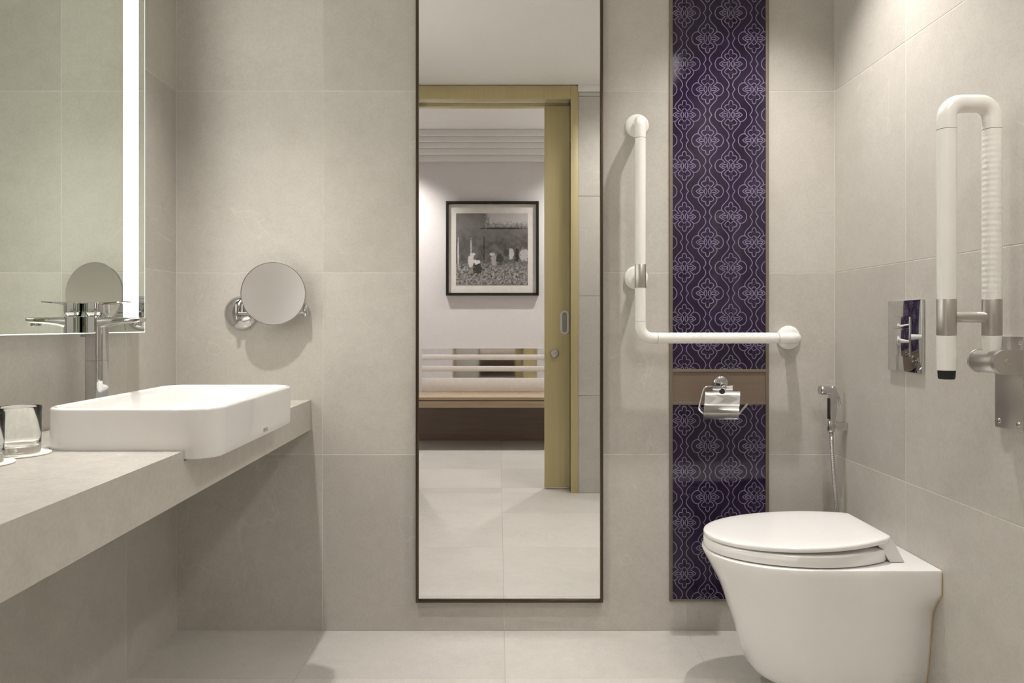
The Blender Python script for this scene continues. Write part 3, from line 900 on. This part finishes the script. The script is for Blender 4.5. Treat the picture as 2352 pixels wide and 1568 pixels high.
hh_ = q(1659, 899, .9608)
MB().lathe([(0, 0.0085), (0.0012, 0.0085)], hh_ + Vector((0, 0.001, 0)), (0, -1, 0.08), 24).build('cutout_dark_disc', 'rubber', tp)  # flat black disc; the hole's darkness is put into its colour
# curved cover plate with two cut corners at the top
cv = MB()
prof = [(886, .966), (892, .9635), (900, .9615), (915, .9585), (928, .9560), (936, .9535), (945, .9490), (954, .9430), (963, .9360)]
edges = [(1637.5, 1682), (1637.0, 1683), (1620, 1700), (1619, 1699.5), (1618, 1699), (1617, 1698), (1616.5, 1697.5), (1616, 1697), (1615.5, 1696.5)]
front, back = [], []
for (v, r), (ua, ub) in zip(prof, edges):
    zc = CZ - (v - V0) * S * r
    row = [Vector(((ua + (ub - ua) * t / 6 - U0) * S * r, D * r, zc)) for t in range(7)]
    front.append(row)
    back.append([p + Vector((0, 0.0012, 0.0003)) for p in row])
# corner step between the tab and the full width
st_r = .962; zst = CZ - (898.5 - V0) * S * st_r
rowt = [Vector(((1637 + 46 * t / 6 - U0) * S * st_r, D * st_r, zst)) for t in range(7)]
roww = [Vector(((1620 + 80 * t / 6 - U0) * S * st_r, D * st_r, zst - 0.0004)) for t in range(7)]
front[2:2] = [rowt, roww]; back[2:2] = [[p + Vector((0, 0.0012, 0.0003)) for p in rr2] for rr2 in (rowt, roww)]
rings = [f + list(reversed(b)) for f, b in zip(front, back)]
cv.loft(rings)
cv.build('cover', 'chrome', tp, smooth=25)

# ------------------------------------------------------------------ toilet
yc = Y(.834)
tt = thing('toilet', (XR, yc, 0.0), 'white wall-hung toilet with closed lid below the flush plate', 'toilet')
def outline(tip, xc, b, z, hwb, xb_=772, n=22):
    """plan of the bowl: half ellipse at the front, straight sides, back edge at the wall"""
    pts = []
    side = []
    for k in range(n + 1):
        a = math.pi / 2 * k / n
        e_ = 0.92
        side.append((xc - (xc - tip) * math.sin(a) ** e_, b * max(0.0, math.cos(a)) ** e_))
    back = [(xb_ - 0.6, hwb), (xb_ - 24, hwb + (b - hwb) * .35), (xb_ - 48, hwb + (b - hwb) * .85), (xb_ - 80, b), ((xc + xb_) / 2, b)]
    half = back + side
    pts = half + [(x, -y) for x, y in reversed(half[:-1])]
    return [Vector((X(x), yc + y * S, z)) for x, y in pts]
zr_ = Z(-428)
levels = [(396.5, 560, 124, zr_, 126), (394.6, 560, 127, zr_ - 0.0014, 128), (394, 560, 128, zr_ - 0.005, 128.5),
          (400, 560, 128, Z(-445), 128.5), (413, 562, 127.5, Z(-470), 128), (423, 565, 127, Z(-488), 114), (432, 568, 126, Z(-508), 102),
          (443, 575, 124, Z(-540), 97), (455, 582, 121, Z(-575), 93), (466, 590, 116, Z(-612), 88), (475, 596, 110, Z(-640), 83),
          (482, 600, 104, Z(-652), 79), (494, 606, 95, Z(-661), 72), (512, 615, 82, Z(-666), 62), (540, 630, 62, Z(-668), 46)]
rings = [outline(t_, c_, b_, z_, h_) for t_, c_, b_, z_, h_ in levels]
MB().loft(rings).build('bowl', 'ceramic', tt, smooth=50)

def lid_outline(scale_in, zfun, tip=396, xm=575, b=123, xe=709, be=84, n=26, dx=0):
    half = []
    half.append((xe - scale_in * .6, 0)); half.append((xe - scale_in * .6, (be - scale_in) * .5))
    rc = 9
    for k in range(0, 12):
        x = xe - scale_in * .6 - (xe - xm - scale_in * .6) * k / 12
        wv = b - (b - be) * ((x - xm) / (xe - xm)) ** 2 - scale_in
        if k == 0: wv -= 7
        if k == 0: half.append((x, wv)); half.append((x - 2.5, wv + 5)); continue
        half.append((x, wv))
    for k in range(n + 1):
        a = math.pi / 2 * k / n
        half.append((xm - (xm - tip - scale_in) * math.sin(a), (b - scale_in) * max(0.0, math.cos(a)) ** 0.97))
    pts = half[1:] + [(x, -y) for x, y in reversed(half[1:-1])]
    return [Vector((X(x), yc + y * S, Z(zfun(x)))) for x, y in pts]
top = lambda x: -396 + 15 * ((x - 396) / 313) ** 1.3
bot = lambda x: top(x) - 9.5
rings = [lid_outline(3.0, lambda x: bot(x)), lid_outline(0.8, lambda x: bot(x) + .4), lid_outline(0, lambda x: bot(x) + 1.8), lid_outline(0, lambda x: top(x) - 3.4), lid_outline(1.2, lambda x: top(x) - 1.2), lid_outline(3.6, lambda x: top(x) - .2), lid_outline(9, lambda x: top(x) + .35),
         lid_outline(30, lambda x: top(x) + 1.0), lid_outline(60, lambda x: top(x) + 1.4)]
lid = MB().loft(rings).build('lid', 'seat', tt, smooth=45)
MB().prism([(X(684), Z(-390)), (X(702), Z(-384)), (X(708), Z(-386)), (X(730), Z(-427)), (X(704), Z(-427)), (X(691), Z(-404)), (X(684), Z(-400))], 1, yc - 85.5 * S, yc + 85.5 * S, 0.002).build('hinge_cover', 'seat', lid)
stp = lambda x: -406.8 + 5.0 * ((x - 396) / 313) ** 1.3
sbt = lambda x: -426.0
so = dict(tip=395.5, xm=574, b=124, xe=702, be=83)
MB().loft([lid_outline(4, sbt, **so), lid_outline(1, lambda x: sbt(x) + .8, **so), lid_outline(0, lambda x: sbt(x) + 2.5, **so), lid_outline(.6, lambda x: stp(x) - 3, **so), lid_outline(3, lambda x: stp(x) - .8, **{**so, 'xe': 691}), lid_outline(7, stp, **{**so, 'xe': 688})]).build('seat', 'seat', tt, smooth=45)
for s in (-1, 1):
    MB().lathe([(0, 9 * S), (0.004, 9 * S), (0.006, 7 * S)], (X(728), yc + s * 58 * S, zr_ + 0.0002), (0, 0, 1), 20).build('hinge_foot', 'chrome', tt)
    MB().box((X(560), yc + s * 112 * S - 0.004, zr_ + 0.0002), (X(575), yc + s * 112 * S + 0.004, zr_ + 0.0035), 0.0008).build('seat_bumper', 'seat', tt)
# bead of silicone along the wall
seal = [outline(t_, c_, b_, z_, h_)[0] for t_, c_, b_, z_, h_ in levels[2:12]]
for s in (1, -1):
    MB().sweep([Vector((XR - 0.002, yc + s * (p.y - yc + 0.001), p.z)) for p in seal], 0.002, 8).build('silicone_seal', 'seal', tt)

# ------------------------------------------------------------------ sliding door (seen in the tall mirror)
yd = Y(.134)
sd = thing('sliding_door', (X(420), yd - 0.02, 0.0), 'olive gold sliding door half drawn out of its wall pocket, seen in the tall mirror', 'door')
pan = MB().box((X(197), yd - 0.038, 0.010), (X(900), yd, OZ - 0.024), 0.0015).build('door_panel', 'gold_wood', sd)
hx, hz = X(282), Z(9)
def stadium(rad, hh, cx, cz, n=14):
    return [(cx + rad * math.cos(math.radians(a)), cz + hh + rad * math.sin(math.radians(a))) for a in [180 * k / n for k in range(n + 1)]] + \
           [(cx + rad * math.cos(math.radians(a)), cz - hh + rad * math.sin(math.radians(a))) for a in [180 + 180 * k / n for k in range(n + 1)]]
ring_o = stadium(18 * S, 33 * S, hx, hz); ring_i = stadium(10.5 * S, 33 * S, hx, hz)
hm = MB()
hm.loft([[Vector((x, yd + 0.0002, z)) for x, z in ring_o], [Vector((x, yd + 0.004, z)) for x, z in ring_o], [Vector((x, yd + 0.004, z)) for x, z in ring_i], [Vector((x, yd + 0.0006, z)) for x, z in ring_i]], True, False)
hd2 = hm.build('pull_handle', 'slat', sd, smooth=30)
MB().prism(stadium(10 * S, 33 * S, hx, hz), 1, yd + 0.0002, yd + 0.0012).build('handle_recess', 'case', hd2)
MB().lathe([(0, 20 * S), (0.004, 20 * S), (0.010, 17 * S), (0.016, 15 * S), (0.018, 12 * S)], (X(239), yd + 0.0002, Z(-123)), (0, 1, 0), 28).build('lock_knob', 'satin', sd)

# ------------------------------------------------------------------ framed photograph in the hallway
r3 = 2.653
ax0, ax1 = X((1025 - U0) * r3), X((1237 - U0) * r3)
az0, az1 = Z((V0 - 679) * r3), Z((V0 - 464) * r3)
pc = thing('framed_photograph', ((ax0 + ax1) / 2, YH, (az0 + az1) / 2), 'black framed grey photograph of field workers, seen in the tall mirror', 'picture')
bf_ = 0.024
for a, b, c, d in ((ax0, ax0 + bf_, az0, az1), (ax1 - bf_, ax1, az0, az1)):
    MB().box((a, YH + 0.0005, c), (b, YH + 0.034, d), 0.002).build('frame_side', 'black', pc)
for c, d in ((az0, az0 + bf_), (az1 - bf_, az1)):
    MB().box((ax0 + bf_, YH + 0.0005, c), (ax1 - bf_, YH + 0.034, d), 0.002).build('frame_rail', 'black', pc)
MB().box((ax0 + bf_, YH + 0.0005, az0 + bf_), (ax1 - bf_, YH + 0.014, az1 - bf_)).build('mat_board', 'mat_board', pc, smooth=0)
MB().box((X((1048 - U0) * r3), YH + 0.0142, Z((V0 - 655) * r3)), (X((1212 - U0) * r3), YH + 0.0155, Z((V0 - 491) * r3))).build('print', 'print', pc, smooth=0)

# ------------------------------------------------------------------ luggage bench in the hallway
yfB = -Y(0.446)     # front edge of the bench, behind the camera
bxa, bxb = X(-620), X(640)
zbt = Z(-408)
bn_ = thing('luggage_bench', (0, YH, zbt), 'wall-hung wooden luggage bench with slatted back, seen in the tall mirror', 'bench')
MB().box((bxa, YH + 0.001, zbt - 0.022), (bxb, yfB, zbt), 0.002).build('seat_top', 'bench_wood', bn_)
MB().box((bxa + 0.01, YH + 0.001, zbt - 0.085), (bxb - 0.01, yfB - 0.012, zbt - 0.032), 0.002).build('drawer_front', 'bench_wood', bn_)
MB().box((bxa + 0.02, YH + 0.001, zbt - 0.032), (bxb - 0.02, yfB - 0.02, zbt - 0.022)).build('shadow_gap', 'dark_wood', bn_, smooth=0)
MB().box((bxa, YH + 0.001, 0.0), (bxb, YH + 0.014, zbt - 0.0855)).build('lower_panel', 'dark_wood', bn_, smooth=0)
bp_ = MB().box((X(-464), YH + 0.001, zbt + 0.0005), (bxb, YH + 0.006, Z((V0 - 800) * r3))).build('back_mirror', 'steel_mirror', bn_, smooth=0)
for va, vb in ((814, 826), (840, 852), (867, 897)):
    MB().box((X(-464), YH + 0.0062, Z((V0 - vb) * r3)), (bxb, YH + 0.022, Z((V0 - va) * r3)), 0.002).build('back_slat', 'slat', bn_)

# ------------------------------------------------------------------ downlights and the added fill
def downlight(x, y, z, watt, cone, soft, label):
    d = thing('downlight', (x, y, z), label, 'ceiling light', 'recessed ceiling downlights')
    MB().lathe([(0.0003, 0.050), (0.003, 0.049), (0.004, 0.044), (0.004, 0.037), (0.0012, 0.035)], (x, y, z), (0, 0, -1), 40).build('trim_ring', 'slat', d)
    MB().lathe([(0.0010, 0.034), (0.0020, 0.033), (0.0024, 0.02)], (x, y, z), (0, 0, -1), 32).build('lamp_lens', 'lamp', d)
    ld = bpy.data.lights.new('downlight_beam', 'SPOT')
    ld.energy = watt
    ld.color = WARM
    ld.spot_size = math.radians(cone)
    ld.spot_blend = 1.0
    ld.shadow_soft_size = soft
    lo_ = bpy.data.objects.new('downlight_beam', ld)
    C.objects.link(lo_)
    lo_.parent = d
    lo_.location = (0, 0, -0.03)
for s_, lb in zip(BATH_SPOTS, ('round recessed downlight in the ceiling above the washbasin', 'round recessed downlight in the ceiling above the toilet', 'added fill light near the doorway on the toilet side, shaped as a recessed downlight')):
    downlight(*s_, lb)
for s_, lb in zip(HALL_SPOTS, ('round recessed downlight in the hallway ceiling left of the framed photograph', 'round recessed downlight in the hallway ceiling right of the framed photograph')):
    downlight(*s_, lb)
